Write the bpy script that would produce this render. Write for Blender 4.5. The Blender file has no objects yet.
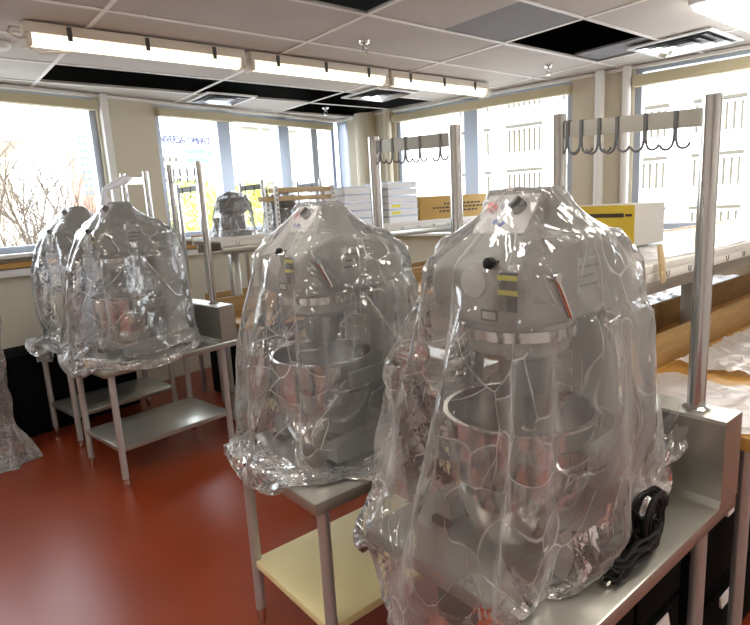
import bpy, bmesh, math, random
import numpy as np
from mathutils import Vector, Matrix
R = math.radians
sc = bpy.context.scene
col = sc.collection
random.seed(7)

# ------------------------------------------------------------------ materials
def mat(name, color, rough=0.5, metal=0.0, bump=None, var=None, emis=None, spec=0.5, brushed=False, coat=0.0):
    m = bpy.data.materials.new(name); m.use_nodes = True
    nt = m.node_tree; b = nt.nodes['Principled BSDF']
    b.inputs['Base Color'].default_value = (*color, 1)
    b.inputs['Roughness'].default_value = rough
    b.inputs['Metallic'].default_value = metal
    b.inputs['Specular IOR Level'].default_value = spec
    b.inputs['Coat Weight'].default_value = coat
    b.inputs['Coat Roughness'].default_value = 0.08
    if emis:
        b.inputs['Emission Color'].default_value = (*emis[0], 1); b.inputs['Emission Strength'].default_value = emis[1]
    if var or bump or brushed:
        tc = nt.nodes.new('ShaderNodeTexCoord'); mp = nt.nodes.new('ShaderNodeMapping')
        nt.links.new(tc.outputs['Object'], mp.inputs['Vector'])
    if brushed:
        mp.inputs['Scale'].default_value = (5, 700, 700)
        n = nt.nodes.new('ShaderNodeTexNoise'); n.inputs['Scale'].default_value = 2.0; n.inputs['Detail'].default_value = 3
        nt.links.new(mp.outputs[0], n.inputs['Vector'])
        r = nt.nodes.new('ShaderNodeMapRange'); r.inputs['To Min'].default_value = rough - .03; r.inputs['To Max'].default_value = rough + .05
        nt.links.new(n.outputs['Fac'], r.inputs['Value']); nt.links.new(r.outputs[0], b.inputs['Roughness'])
        bp = nt.nodes.new('ShaderNodeBump'); bp.inputs['Strength'].default_value = .03; bp.inputs['Distance'].default_value = .0005
        nt.links.new(n.outputs['Fac'], bp.inputs['Height']); nt.links.new(bp.outputs[0], b.inputs['Normal'])
    if var:                                   # (scale, darker factor, stretch)
        n = nt.nodes.new('ShaderNodeTexNoise'); n.inputs['Scale'].default_value = var[0]; n.inputs['Detail'].default_value = 5
        if len(var) > 2: mp.inputs['Scale'].default_value = var[2]
        nt.links.new(mp.outputs[0], n.inputs['Vector'])
        cr = nt.nodes.new('ShaderNodeValToRGB')
        cr.color_ramp.elements[0].position = .3; cr.color_ramp.elements[1].position = .7
        cr.color_ramp.elements[0].color = (*[c * var[1] for c in color], 1); cr.color_ramp.elements[1].color = (*color, 1)
        nt.links.new(n.outputs['Fac'], cr.inputs['Fac']); nt.links.new(cr.outputs[0], b.inputs['Base Color'])
    if bump:                                  # (scale, strength, distance)
        n2 = nt.nodes.new('ShaderNodeTexNoise'); n2.inputs['Scale'].default_value = bump[0]; n2.inputs['Detail'].default_value = 4
        nt.links.new(mp.outputs[0], n2.inputs['Vector'])
        bp = nt.nodes.new('ShaderNodeBump'); bp.inputs['Strength'].default_value = bump[1]; bp.inputs['Distance'].default_value = bump[2]
        nt.links.new(n2.outputs['Fac'], bp.inputs['Height']); nt.links.new(bp.outputs[0], b.inputs['Normal'])
    return m

def film(name, haze=.15, edge=.5, tint=(.95, .95, .965), rough=.13, crinkle=.5, crease=.5, facet=.5):
    m = bpy.data.materials.new(name); m.use_nodes = True
    nt = m.node_tree; N = nt.nodes; L = nt.links; N.clear()
    out = N.new('ShaderNodeOutputMaterial')
    tr = N.new('ShaderNodeBsdfTransparent'); tr.inputs[0].default_value = (.97, .97, .975, 1)
    df = N.new('ShaderNodeBsdfDiffuse'); df.inputs[0].default_value = (*tint, 1)
    tl = N.new('ShaderNodeBsdfTranslucent'); tl.inputs[0].default_value = (*tint, 1)
    gl = N.new('ShaderNodeBsdfGlossy'); gl.inputs['Roughness'].default_value = rough; gl.inputs[0].default_value = (1, 1, 1, 1)
    tc = N.new('ShaderNodeTexCoord')
    n1 = N.new('ShaderNodeTexNoise'); n1.inputs['Scale'].default_value = 9; n1.inputs['Detail'].default_value = 2
    mixv = N.new('ShaderNodeMixRGB'); mixv.blend_type = 'LINEAR_LIGHT'; mixv.inputs[0].default_value = .12
    L.new(tc.outputs['Object'], n1.inputs['Vector']); L.new(tc.outputs['Object'], mixv.inputs[1]); L.new(n1.outputs['Color'], mixv.inputs[2])
    vo = N.new('ShaderNodeTexVoronoi'); vo.feature = 'DISTANCE_TO_EDGE'; vo.inputs['Scale'].default_value = 11
    L.new(mixv.outputs[0], vo.inputs['Vector'])
    mr = N.new('ShaderNodeMapRange'); mr.inputs['From Max'].default_value = .12
    L.new(vo.outputs['Distance'], mr.inputs['Value'])
    bp = N.new('ShaderNodeBump'); bp.inputs['Strength'].default_value = crinkle; bp.inputs['Distance'].default_value = .006
    L.new(mr.outputs[0], bp.inputs['Height'])
    for s in (df, tl, gl): L.new(bp.outputs[0], s.inputs['Normal'])
    dt = N.new('ShaderNodeMixShader'); dt.inputs[0].default_value = .5; L.new(df.outputs[0], dt.inputs[1]); L.new(tl.outputs[0], dt.inputs[2])
    lw = N.new('ShaderNodeLayerWeight'); lw.inputs['Blend'].default_value = .35
    ma = N.new('ShaderNodeMath'); ma.operation = 'MULTIPLY_ADD'; ma.inputs[1].default_value = edge; ma.inputs[2].default_value = haze
    pw = N.new('ShaderNodeMath'); pw.operation = 'POWER'; pw.inputs[1].default_value = 2.2
    L.new(lw.outputs['Facing'], pw.inputs[0]); L.new(pw.outputs[0], ma.inputs[0]); ma.use_clamp = True
    n2 = N.new('ShaderNodeTexNoise'); n2.inputs['Scale'].default_value = 2.6; n2.inputs['Detail'].default_value = 1
    L.new(tc.outputs['Object'], n2.inputs['Vector'])
    mv = N.new('ShaderNodeMixRGB'); mv.blend_type = 'LINEAR_LIGHT'; mv.inputs[0].default_value = .26
    smp = N.new('ShaderNodeMapping'); smp.inputs['Scale'].default_value = (1.15, 1.15, .5); smp.inputs['Rotation'].default_value = (.35, .25, 0)
    L.new(tc.outputs['Object'], smp.inputs['Vector']); L.new(smp.outputs[0], mv.inputs[1]); L.new(n2.outputs['Color'], mv.inputs[2])
    v2 = N.new('ShaderNodeTexVoronoi'); v2.feature = 'DISTANCE_TO_EDGE'; v2.inputs['Scale'].default_value = 7.5
    L.new(mv.outputs[0], v2.inputs['Vector'])
    cm = N.new('ShaderNodeMapRange'); cm.inputs['From Min'].default_value = 0; cm.inputs['From Max'].default_value = .02; cm.inputs['To Min'].default_value = 1; cm.inputs['To Max'].default_value = 0
    L.new(v2.outputs['Distance'], cm.inputs['Value'])
    v3 = N.new('ShaderNodeTexVoronoi'); v3.feature = 'F1'; v3.inputs['Scale'].default_value = 13; L.new(mv.outputs[0], v3.inputs['Vector'])
    bp2 = N.new('ShaderNodeBump'); bp2.inputs['Strength'].default_value = facet; bp2.inputs['Distance'].default_value = .035
    L.new(v2.outputs['Distance'], bp2.inputs['Height'])
    bp3 = N.new('ShaderNodeBump'); bp3.inputs['Strength'].default_value = facet * .7; bp3.inputs['Distance'].default_value = .02
    L.new(v3.outputs['Distance'], bp3.inputs['Height']); L.new(bp2.outputs[0], bp3.inputs['Normal']); L.new(bp3.outputs[0], bp.inputs['Normal'])
    n3 = N.new('ShaderNodeTexNoise'); n3.inputs['Scale'].default_value = 8; L.new(tc.outputs['Object'], n3.inputs['Vector'])
    n3r = N.new('ShaderNodeMapRange'); n3r.inputs['From Min'].default_value = .42; n3r.inputs['From Max'].default_value = .62; n3r.inputs['To Max'].default_value = crease
    L.new(n3.outputs['Fac'], n3r.inputs['Value'])
    cx_ = N.new('ShaderNodeMath'); cx_.operation = 'MULTIPLY'; L.new(cm.outputs[0], cx_.inputs[0]); L.new(n3r.outputs[0], cx_.inputs[1])
    sm = N.new('ShaderNodeMath'); sm.operation = 'ADD'; sm.use_clamp = True; L.new(ma.outputs[0], sm.inputs[0]); L.new(cx_.outputs[0], sm.inputs[1]); ma = sm
    m1 = N.new('ShaderNodeMixShader'); L.new(ma.outputs[0], m1.inputs[0]); L.new(tr.outputs[0], m1.inputs[1]); L.new(dt.outputs[0], m1.inputs[2])
    fr = N.new('ShaderNodeFresnel'); fr.inputs['IOR'].default_value = 1.5; L.new(bp.outputs[0], fr.inputs['Normal'])
    fm = N.new('ShaderNodeMath'); fm.operation = 'MULTIPLY_ADD'; fm.inputs[1].default_value = 1.0; fm.inputs[2].default_value = .03; fm.use_clamp = True
    L.new(fr.outputs[0], fm.inputs[0])
    m2 = N.new('ShaderNodeMixShader'); L.new(fm.outputs[0], m2.inputs[0]); L.new(m1.outputs[0], m2.inputs[1]); L.new(gl.outputs[0], m2.inputs[2])
    L.new(m2.outputs[0], out.inputs['Surface'])
    return m

STEEL = mat('brushed steel', (.44, .43, .385), .28, .72, brushed=True)
STEELP = mat('polished steel tube', (.62, .62, .61), .15, .92)
LEGM = mat('satin steel leg', (.50, .50, .49), .3, .45)
CHROME = mat('bright steel', (.75, .74, .72), .14, 1.0)
PAINT = mat('grey enamel', (.33, .335, .32), .38, bump=(60, .05, .002))
PAINTD = mat('dark grey enamel', (.13, .135, .14), .4)
BLACK = mat('black rubber', (.006, .006, .007), .5, spec=.25)
BLACKG = mat('black enamel', (.005, .006, .006), .8, spec=.08)
WHITEP = mat('white plastic', (.80, .80, .80), .4)
RED = mat('red button', (.75, .12, .12), .35)
GREYB = mat('grey button', (.45, .48, .5), .35)
BLUE = mat('blue print', (.05, .13, .55), .5)
YELLOW = mat('yellow print', (.85, .78, .06), .5)
LABELD = mat('dark label', (.06, .06, .055), .5)
LABELG = mat('pale label', (.5, .5, .49), .45)
WALL = mat('cream wall paint', (.62, .565, .44), .75, bump=(90, .06, .002))
WALLW = mat('white wall paint', (.80, .79, .76), .7)
FRAME = mat('window frame aluminium', (.42, .47, .56), .35, .4)
BLIND = mat('beige blind cassette', (.52, .46, .30), .6)
SILL = mat('white sill', (.75, .74, .70), .5)
TILE = mat('ceiling tile', (.60, .565, .525), .9, bump=(120, .15, .003), var=(3, .93))
TILEG = mat('grey ceiling panel', (.26, .26, .27), .8)
TBAR = mat('ceiling grid', (.85, .83, .80), .5)
DARK = mat('dark plenum', (.02, .021, .02), .9)
FLOOR = mat('red floor paint', (.28, .048, .017), .30, var=(1.6, .78), bump=(25, .05, .003), spec=.4)
WOOD = mat('butcher block', (.56, .30, .07), .45, var=(6, .72, (1, 14, 14)))
WOODP = mat('pale board', (.62, .47, .27), .6, var=(6, .8, (1, 14, 14)))
WOODD = mat('brown board', (.40, .24, .085), .55, var=(5, .7, (1, 10, 10)))
CARD = mat('brown cardboard', (.52, .33, .10), .8, var=(4, .92))
CARDY = mat('yellow carton', (.60, .42, .03), .6)
CARDW = mat('grey carton', (.60, .585, .55), .7)
PRINT = mat('dark print', (.05, .035, .02), .7)
WARMREFL = mat('painted warm reflection', (.86, .76, .42), .45)  # steel undershelf coloured cream to paint in a warm reflection
LAMP = mat('fluorescent diffuser', (.9, .88, .8), .4, emis=((1.0, .88, .64), .95))
LAMPW = mat('white light lens', (.9, .9, .9), .4, emis=((1.0, .95, .85), 9.0))
LHOUSE = mat('light housing', (.72, .66, .56), .5)
FILM = film('clear poly film', haze=.17, edge=1.0, crinkle=.14, rough=.06)
FILMB = film('clear poly film far', haze=.16, edge=.9, crinkle=.14, rough=.06)
SHEET = film('milky poly sheet', haze=.80, edge=.2, tint=(.93, .92, .95), rough=.3, crinkle=.25, crease=0.0, facet=.2)

# ------------------------------------------------------------------ mesh helpers
def NB(): return bmesh.new()
def setmi(faces, mi):
    for f in faces: f.material_index = mi
def box(bm, lo, hi, bev=0.0, mi=0, rot=None, seg=2, piv=None):
    g = bmesh.ops.create_cube(bm, size=1.0); vs = g['verts']
    c = [(a + b) / 2 for a, b in zip(lo, hi)]; s = [abs(b - a) for a, b in zip(lo, hi)]
    for v in vs: v.co = Vector((v.co.x * s[0], v.co.y * s[1], v.co.z * s[2]))
    if bev > 0:
        es = list({e for v in vs for e in v.link_edges})
        r = bmesh.ops.bevel(bm, geom=es, offset=min(bev, min(s) * .49), segments=seg, affect='EDGES', profile=.5)
        vs = list({v for f in r['faces'] for v in f.verts} | {v for v in vs if v.is_valid})
    p = Vector(piv) if piv else Vector(c)
    for v in vs:
        v.co = v.co + Vector(c)
        if rot is not None: v.co = rot @ (v.co - p) + p
    setmi({f for v in vs for f in v.link_faces}, mi)
    return vs
def tube(bm, pts, r, seg=10, mi=0, caps=True):
    pts = [Vector(p) for p in pts]; n = len(pts)
    rr = r if isinstance(r, (list, tuple)) else [r] * n
    rings = []; up = None
    for i, p in enumerate(pts):
        t = (pts[min(i + 1, n - 1)] - pts[max(i - 1, 0)]).normalized()
        if up is None:
            up = Vector((0, 0, 1)) if abs(t.z) < .9 else Vector((1, 0, 0))
        a = t.cross(up).normalized(); up = a.cross(t).normalized()
        rings.append([bm.verts.new(p + (a * math.cos(2 * math.pi * k / seg) + up * math.sin(2 * math.pi * k / seg)) * rr[i]) for k in range(seg)])
    for i in range(n - 1):
        for k in range(seg):
            f = bm.faces.new((rings[i][k], rings[i][(k + 1) % seg], rings[i + 1][(k + 1) % seg], rings[i + 1][k])); f.material_index = mi
    if caps:
        bm.faces.new(rings[0][::-1]).material_index = mi; bm.faces.new(rings[-1]).material_index = mi
def lathe(bm, prof, c=(0, 0, 0), seg=32, mi=0, axis='Z', capa=True, capb=True):
    c = Vector(c); rings = []
    for (r, h) in prof:
        ring = []
        for k in range(seg):
            a = 2 * math.pi * k / seg
            if axis == 'Z': v = Vector((r * math.cos(a), r * math.sin(a), h))
            elif axis == 'X': v = Vector((h, r * math.cos(a), r * math.sin(a)))
            else: v = Vector((r * math.sin(a), h, r * math.cos(a)))
            ring.append(bm.verts.new(c + v))
        rings.append(ring)
    for i in range(len(rings) - 1):
        for k in range(seg):
            bm.faces.new((rings[i][k], rings[i][(k + 1) % seg], rings[i + 1][(k + 1) % seg], rings[i + 1][k])).material_index = mi
    if capa: bm.faces.new(rings[0][::-1]).material_index = mi
    if capb: bm.faces.new(rings[-1]).material_index = mi
def loft(bm, rings, mi=0, caps=True):
    rv = [[bm.verts.new(p) for p in r] for r in rings]; n = len(rv[0])
    for i in range(len(rv) - 1):
        for k in range(n):
            bm.faces.new((rv[i][k], rv[i][(k + 1) % n], rv[i + 1][(k + 1) % n], rv[i + 1][k])).material_index = mi
    if caps:
        bm.faces.new(rv[0][::-1]).material_index = mi; bm.faces.new(rv[-1]).material_index = mi
def obj(name, bm, mats, parent=None, smooth=30, loc=None, rot=None):
    bmesh.ops.recalc_face_normals(bm, faces=bm.faces)
    me = bpy.data.meshes.new(name); bm.to_mesh(me); bm.free()
    for m in (mats if isinstance(mats, (list, tuple)) else [mats]): me.materials.append(m)
    if smooth:
        me.polygons.foreach_set('use_smooth', [True] * len(me.polygons))
        me.set_sharp_from_angle(angle=R(smooth))
    o = bpy.data.objects.new(name, me); col.objects.link(o)
    if parent: o.parent = parent
    if loc: o.location = loc
    if rot: o.rotation_euler = rot
    return o
def tag(o, label, cat, group=None, kind=None):
    if label: o['label'] = label
    if cat: o['category'] = cat
    if group: o['group'] = group
    if kind: o['kind'] = kind
    return o
def thing(name, label, cat, loc, rz=0.0, group=None):
    o = bpy.data.objects.new(name, None); col.objects.link(o); o.empty_display_size = .1
    o.location = loc; o.rotation_euler = (0, 0, rz)
    return tag(o, label, cat, group)
def struct(name, bm, mats, smooth=0):
    o = obj(name, bm, mats, None, smooth); o['kind'] = 'structure'; return o
def dup(root, loc, rz, label):
    r = root.copy(); col.objects.link(r); r.location = loc; r.rotation_euler = (0, 0, rz); r['label'] = label
    for ch in list(root.children):
        c = ch.copy(); col.objects.link(c); c.parent = r
        for g in ch.children:
            d = g.copy(); col.objects.link(d); d.parent = c
    return r

# ------------------------------------------------------------------ camera
yaw, pitch, roll = R(50.785), R(10.854), R(-3.199)
fwd = Vector((math.cos(yaw) * math.cos(pitch), math.sin(yaw) * math.cos(pitch), -math.sin(pitch)))
rgt = Vector((math.sin(yaw), -math.cos(yaw), 0)); upv = rgt.cross(fwd)
r2 = rgt * math.cos(roll) + upv * math.sin(roll); u2 = -rgt * math.sin(roll) + upv * math.cos(roll)
cam = bpy.data.cameras.new('Camera'); co = bpy.data.objects.new('Camera', cam); col.objects.link(co)
cam.sensor_width = 36; cam.lens = 571.24 / 750 * 36; cam.clip_start = .05; cam.clip_end = 400
M = Matrix((r2, u2, -fwd)).transposed().to_4x4(); M.translation = Vector((0, 0, 1.56))
co.matrix_world = M; sc.camera = co

# ------------------------------------------------------------------ room shell (turned 11.3 degrees to the rows)
TH = R(11.3); CU, SU = math.cos(TH), math.sin(TH)
def UV(u, v, z=0.0): return Vector((u * CU - v * SU, u * SU + v * CU, z))
RZ = Matrix.Rotation(TH, 3, 'Z')
U1, V1, U0, V0, HC = 5.42, 4.93, -2.6, -2.6, 2.58
def ubox(bm, u0, u1, v0, v1, z0, z1, mi=0, bev=0.0): box(bm, (u0, v0, z0), (u1, v1, z1), bev, mi, RZ, piv=(0, 0, 0))
bm = NB(); ubox(bm, U0 - .2, U1 + .25, V0 - .2, V1 + .25, -.12, 0); struct('floor', bm, FLOOR)
SL, SR = 1.33, 1.20          # sill heights left and right
ZT = 2.55
# left wall (v = V1): window openings
bm = NB()
ubox(bm, U0, U1 + .25, V1, V1 + .25, 0, SL)
ubox(bm, U0, U1 + .25, V1, V1 + .25, ZT, 2.60)
ubox(bm, U0, .35, V1, V1 + .25, SL, ZT)
ubox(bm, 2.47, 3.0, V1, V1 + .25, SL, ZT)
struct('wall_left', bm, WALL)
bm = NB()
ubox(bm, U1, U1 + .25, V0, V1, 0, SR)
ubox(bm, U1, U1 + .25, V0, V1, ZT, 2.60)
ubox(bm, U1, U1 + .25, 4.02, 4.74, SR, ZT)
ubox(bm, U1, U1 + .25, 1.47, 2.0, SR, ZT)
ubox(bm, U1, U1 + .25, V0, -.5, SR, ZT)
struct('wall_right', bm, WALL)
bm = NB(); ubox(bm, U0 - .2, U0, V0 - .2, V1 + .25, 0, 3.3); struct('wall_aisle', bm, WALLW)
bm = NB(); ubox(bm, U0, U1 + .25, V0 - .2, V0, 0, 3.3); struct('wall_back', bm, WALLW)

def window_left(n, u0, u1, mull, z0):
    bm = NB(); t = .055
    ubox(bm, u0, u0 + t, V1 + .03, V1 + .13, z0, ZT); ubox(bm, u1 - t, u1, V1 + .03, V1 + .13, z0, ZT)
    ubox(bm, u0 + t, u1 - t, V1 + .03, V1 + .13, z0, z0 + .05); ubox(bm, u0 + t, u1 - t, V1 + .03, V1 + .13, ZT - .03, ZT)
    for a, b in mull: ubox(bm, a, b, V1 + .01, V1 + .14, z0 + .05, ZT - .03)
    struct('window_%d' % n, bm, FRAME)
def window_right(n, v0, v1, mull, z0):
    bm = NB(); t = .055
    ubox(bm, U1 + .03, U1 + .13, v0, v0 + t, z0, ZT); ubox(bm, U1 + .03, U1 + .13, v1 - t, v1, z0, ZT)
    ubox(bm, U1 + .03, U1 + .13, v0 + t, v1 - t, z0, z0 + .05); ubox(bm, U1 + .03, U1 + .13, v0 + t, v1 - t, ZT - .03, ZT)
    for a, b in mull: ubox(bm, U1 + .01, U1 + .14, a, b, z0 + .05, ZT - .03)
    struct('window_%d' % n, bm, FRAME)
window_left(1, .35, 2.47, [], SL)
window_left(2, 3.0, U1, [(3.68, 3.83), (4.49, 4.64), (5.0, 5.1)], SL)
window_right(3, 4.74, V1, [], SR)
window_right(4, 2.0, 4.02, [(2.98, 3.14)], SR)
window_right(5, -.5, 1.47, [], SR)
# blind cassettes below the ceiling, sills
bm = NB(); ubox(bm, .35, 2.46, V1 - .07, V1 + .01, 2.44, 2.515, bev=.008); o = struct('trim_1', bm, BLIND)
bm = NB(); ubox(bm, 3.0, 3.84, V1 - .07, V1 + .01, 2.44, 2.515, bev=.008); ubox(bm, 3.85, U1 - .1, V1 - .05, V1 + .01, 2.45, 2.51, bev=.008); struct('trim_2', bm, [BLIND])
bm = NB(); ubox(bm, U1 - .07, U1 + .01, 2.0, 4.02, 2.43, 2.51, bev=.008); struct('trim_3', bm, BLIND)
bm = NB(); ubox(bm, U1 - .07, U1 + .01, -.5, 1.47, 2.40, 2.49, bev=.008); struct('trim_4', bm, BLIND)
bm = NB(); ubox(bm, .3, U1, V1 - .12, V1 + .03, SL - .03, SL, bev=.006); ubox(bm, .3, U1, V1 - .10, V1 - .001, SL - .105, SL - .065, mi=1); ubox(bm, .3, U1, V1 - .08, V1 - .001, SL - .17, SL - .115)
struct('trim_5', bm, [SILL, WOOD])
bm = NB(); ubox(bm, U1 - .14, U1 + .03, V0 + .1, V1 - .13, SR - .03, SR, bev=.006); struct('trim_6', bm, SILL)
# pipes and pilaster on the piers
bm = NB()
p = UV(U1 - .05, 4.42); tube(bm, [(p.x, p.y, SR + .001), (p.x, p.y, HC - .001)], .12, 28)
p = UV(U1 - .05, 4.09); tube(bm, [(p.x, p.y, SR + .001), (p.x, p.y, HC - .001)], .045, 20)
struct('trim_7', bm, WALL, 40)
bm = NB()
p = UV(U1 - .05, 1.74); tube(bm, [(p.x, p.y, SR + .001), (p.x, p.y, HC - .001)], .04, 20)
p = UV(U1 - .04, 1.52); tube(bm, [(p.x, p.y, SR + .001), (p.x, p.y, HC - .001)], .035, 20)
struct('trim_8', bm, WALLW, 40)
bm = NB(); ubox(bm, 2.49, 2.55, V1 - .05, V1 - .001, SL + .001, HC - .001); struct('trim_9', bm, WALLW)

# ceiling: tiles on a 1.2 x 0.6 m grid, some missing, dark plenum above
GX = [.98 + 1.2 * k for k in range(-4, 6)]; GY = [.2 + .6 * k for k in range(-6, 11)]
def clip(bm):
    for pt, n in ((UV(U1, 0), UV(1, 0)), (UV(U0, 0), UV(-1, 0)), (UV(0, V1), UV(0, 1)), (UV(0, V0), UV(0, -1))):
        g = list(bm.verts) + list(bm.edges) + list(bm.faces)
        bmesh.ops.bisect_plane(bm, geom=g, plane_co=pt, plane_no=n, clear_outer=True)
missing = {(4, 9), (6, 9), (4, 13), (5, 13), (6, 13), (6, 14)}
bm = NB()
for i in range(len(GX) - 1):
    for j in range(len(GY) - 1):
        if (i, j) in missing: continue
        if (i, j) == (5, 9):
            box(bm, (GX[i], GY[j], HC), (GX[i] + .6, GY[j + 1], HC + .015)); box(bm, (GX[i] + .6, GY[j], HC), (GX[i + 1], GY[j + 1], HC + .015), mi=1); continue
        box(bm, (GX[i], GY[j], HC), (GX[i + 1], GY[j + 1], HC + .015))
box(bm, (GX[6] + .85, GY[9] + .02, HC + .01), (GX[7] - .01, GY[10] - .02, HC + .025), mi=1)
clip(bm)
ubox(bm, U0 - .2, U1 + .25, V0 - .2, V1 + .25, 3.3, 3.4, mi=2); ubox(bm, U0, U1 + .25, V1, V1 + .25, 2.601, 3.3, mi=2); ubox(bm, U1, U1 + .25, V0, V1 - .001, 2.601, 3.3, mi=2)
struct('ceiling', bm, [TILE, TILEG, DARK])
bm = NB()
for x in GX: box(bm, (x - .012, GY[0], HC - .006), (x + .012, GY[-1], HC - .0005))
for y in GY: box(bm, (GX[0], y - .012, HC - .0065), (GX[-1], y + .012, HC - .0007))
clip(bm)
struct('trim_10', bm, TBAR)
bm = NB(); tube(bm, [(-.5, 4.72, 2.86), (4.0, 4.74, 2.86)], .09, 16); o = struct('trim_11', bm, BLIND, 40)
# perimeter angle
bm = NB(); ubox(bm, U0, U1, V1 - .025, V1 - .001, HC - .03, HC - .007); ubox(bm, U1 - .025, U1 - .001, V0, V1 - .03, HC - .03, HC - .007); struct('trim_12', bm, TBAR)

# ------------------------------------------------------------------ ceiling fixtures
def strip_light(x0, x1, y, label):
    t = thing('fluorescent_light', label, 'light', ((x0 + x1) / 2, y, HC - .008), 0, 'strip lights under the ceiling')
    h = (x1 - x0) / 2
    bm = NB(); box(bm, (-h, -.055, -.055), (h, .055, -.001), .006); obj('housing', bm, LHOUSE, t)
    bm = NB()
    prof = [(.05 * math.cos(a), -.056 - .058 * math.sin(a)) for a in [math.pi * k / 10 for k in range(11)]]
    loft(bm, [[(-h + .03, p[0], p[1]) for p in prof], [(h - .03, p[0], p[1]) for p in prof]]); obj('diffuser', bm, LAMP, t)
    for s in (-1, 1):
        bm = NB(); box(bm, (s * (h - .03), -.056, -.118), (s * h, .056, -.0555), .006); obj('end_cap', bm, LHOUSE, t)
    for q in (-.55, 0, .55):
        bm = NB(); box(bm, (q * h * 1.2 - .012, -.062, -.08), (q * h * 1.2 + .012, -.0555, -.01), .002); obj('clip', bm, LABELD, t)
    return t
t = strip_light(.67, 1.91, 3.57, 'strip light nearest the left windows, with looped wires at its free end')
bm = NB(); tube(bm, [(-.62, -.02, -.08), (-.66, -.05, -.09), (-.69, -.02, -.06), (-.67, .03, -.02), (-.62, .04, -.015)], .006, 8); tube(bm, [(-.61, .0, -.115), (-.56, -.03, -.15), (-.46, -.01, -.13), (-.38, 0, -.117)], .006, 8); obj('wire', bm, LHOUSE, t)
strip_light(1.95, 3.14, 3.57, 'middle one of the three strip lights in line')
strip_light(3.17, 4.36, 3.57, 'strip light at the right end of the line, towards the window wall')
def troffer(x, y, label):
    t = thing('ceiling_light', label, 'light', (x, y, HC - .008), 0)
    bm = NB(); box(bm, (-.6, -.14, -.03), (.6, .14, -.001), .005); obj('frame', bm, WHITEP, t)
    bm = NB(); box(bm, (-.58, -.12, -.06), (.58, .12, -.0305), .01); obj('lens', bm, LAMPW, t)
    return t
troffer(4.2, 1.36, 'broad white ceiling light cut by the top right corner')
for x, y in ((.3, 1.3), (2.2, .2), (-1.2, .2), (.3, -1.2), (2.9, -1.3), (-1.3, 2.6)):  # unseen fixtures added to fill the room with light
    tag(troffer(x, y, 'added fill light built like a white ceiling light, above the unseen near part of the room'), None, None, 'added fill lights outside the picture')
def vent(x, y, label, s=.28):
    t = thing('ceiling_vent', label, 'vent', (x, y, HC - .0075), 0)
    bm = NB()
    box(bm, (-s, -s, -.012), (s, -s + .03, 0)); box(bm, (-s, s - .03, -.012), (s, s, 0)); box(bm, (-s, -s + .03, -.012), (-s + .03, s - .03, 0)); box(bm, (s - .03, -s + .03, -.012), (s, s - .03, 0))
    obj('frame', bm, WHITEP, t)
    bm = NB(); box(bm, (-s + .03, -s + .03, -.003), (s - .03, s - .03, -.001)); obj('backing', bm, PAINTD, t)
    for k in range(3):
        a = s - .05 - k * .07; b = a - .035
        if b < .02: continue
        bm = NB()
        for q in range(4):
            rot = Matrix.Rotation(q * math.pi / 2, 3, 'Z')
            vs = [bm.verts.new(rot @ Vector(c)) for c in ((-a, -a, -.022), (a, -a, -.022), (b, -b, -.004), (-b, -b, -.004))]
            bm.faces.new(vs)
            vs2 = [bm.verts.new(rot @ Vector(c)) for c in ((-a, -a, -.020), (a, -a, -.020), (b, -b, -.0035), (-b, -b, -.0035))]
            bm.faces.new(vs2[::-1])
        obj('louvre', bm, CHROME, t, 0)
vent(4.62, 1.94, 'square louvred vent in the ceiling by the right window', .29)
vent(2.48, 5.08, 'louvred vent in the ceiling above the left windows', .24)
vent(3.75, 4.35, 'louvred vent in the ceiling near the far room corner', .26)
def sprinkler(x, y, label):
    t = thing('sprinkler', label, 'sprinkler', (x, y, HC - .001), 0, None)
    bm = NB(); lathe(bm, [(.038, 0), (.034, -.012), (.016, -.02)], seg=20); obj('rosette', bm, CHROME, t)
    bm = NB(); tube(bm, [(0, 0, -.0195), (0, 0, -.035)], .012, 10); tube(bm, [(-.012, 0, -.034), (-.02, 0, -.05), (-.004, 0, -.07)], .004, 6); tube(bm, [(.012, 0, -.034), (.02, 0, -.05), (.004, 0, -.07)], .004, 6); obj('yoke', bm, CHROME, t)
    bm = NB(); lathe(bm, [(.005, -.068), (.022, -.071), (.022, -.074), (.004, -.076)], seg=14); obj('deflector', bm, CHROME, t)
sprinkler(2.5, 3.02, 'chrome sprinkler in the middle of the ceiling above the strip lights')
sprinkler(4.3, 2.86, 'chrome sprinkler near the right window wall')
sprinkler(3.72, 5.2, 'small sprinkler near the far room corner')
bm = NB(); lathe(bm, [(.06, 0), (.06, -.018), (.045, -.035), (.01, -.04)], seg=24); tag(obj('smoke_detector', bm, WHITEP, loc=(.63, 4.05, HC - .001)), 'white round smoke detector on the ceiling at the left edge', 'smoke detector')

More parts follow.
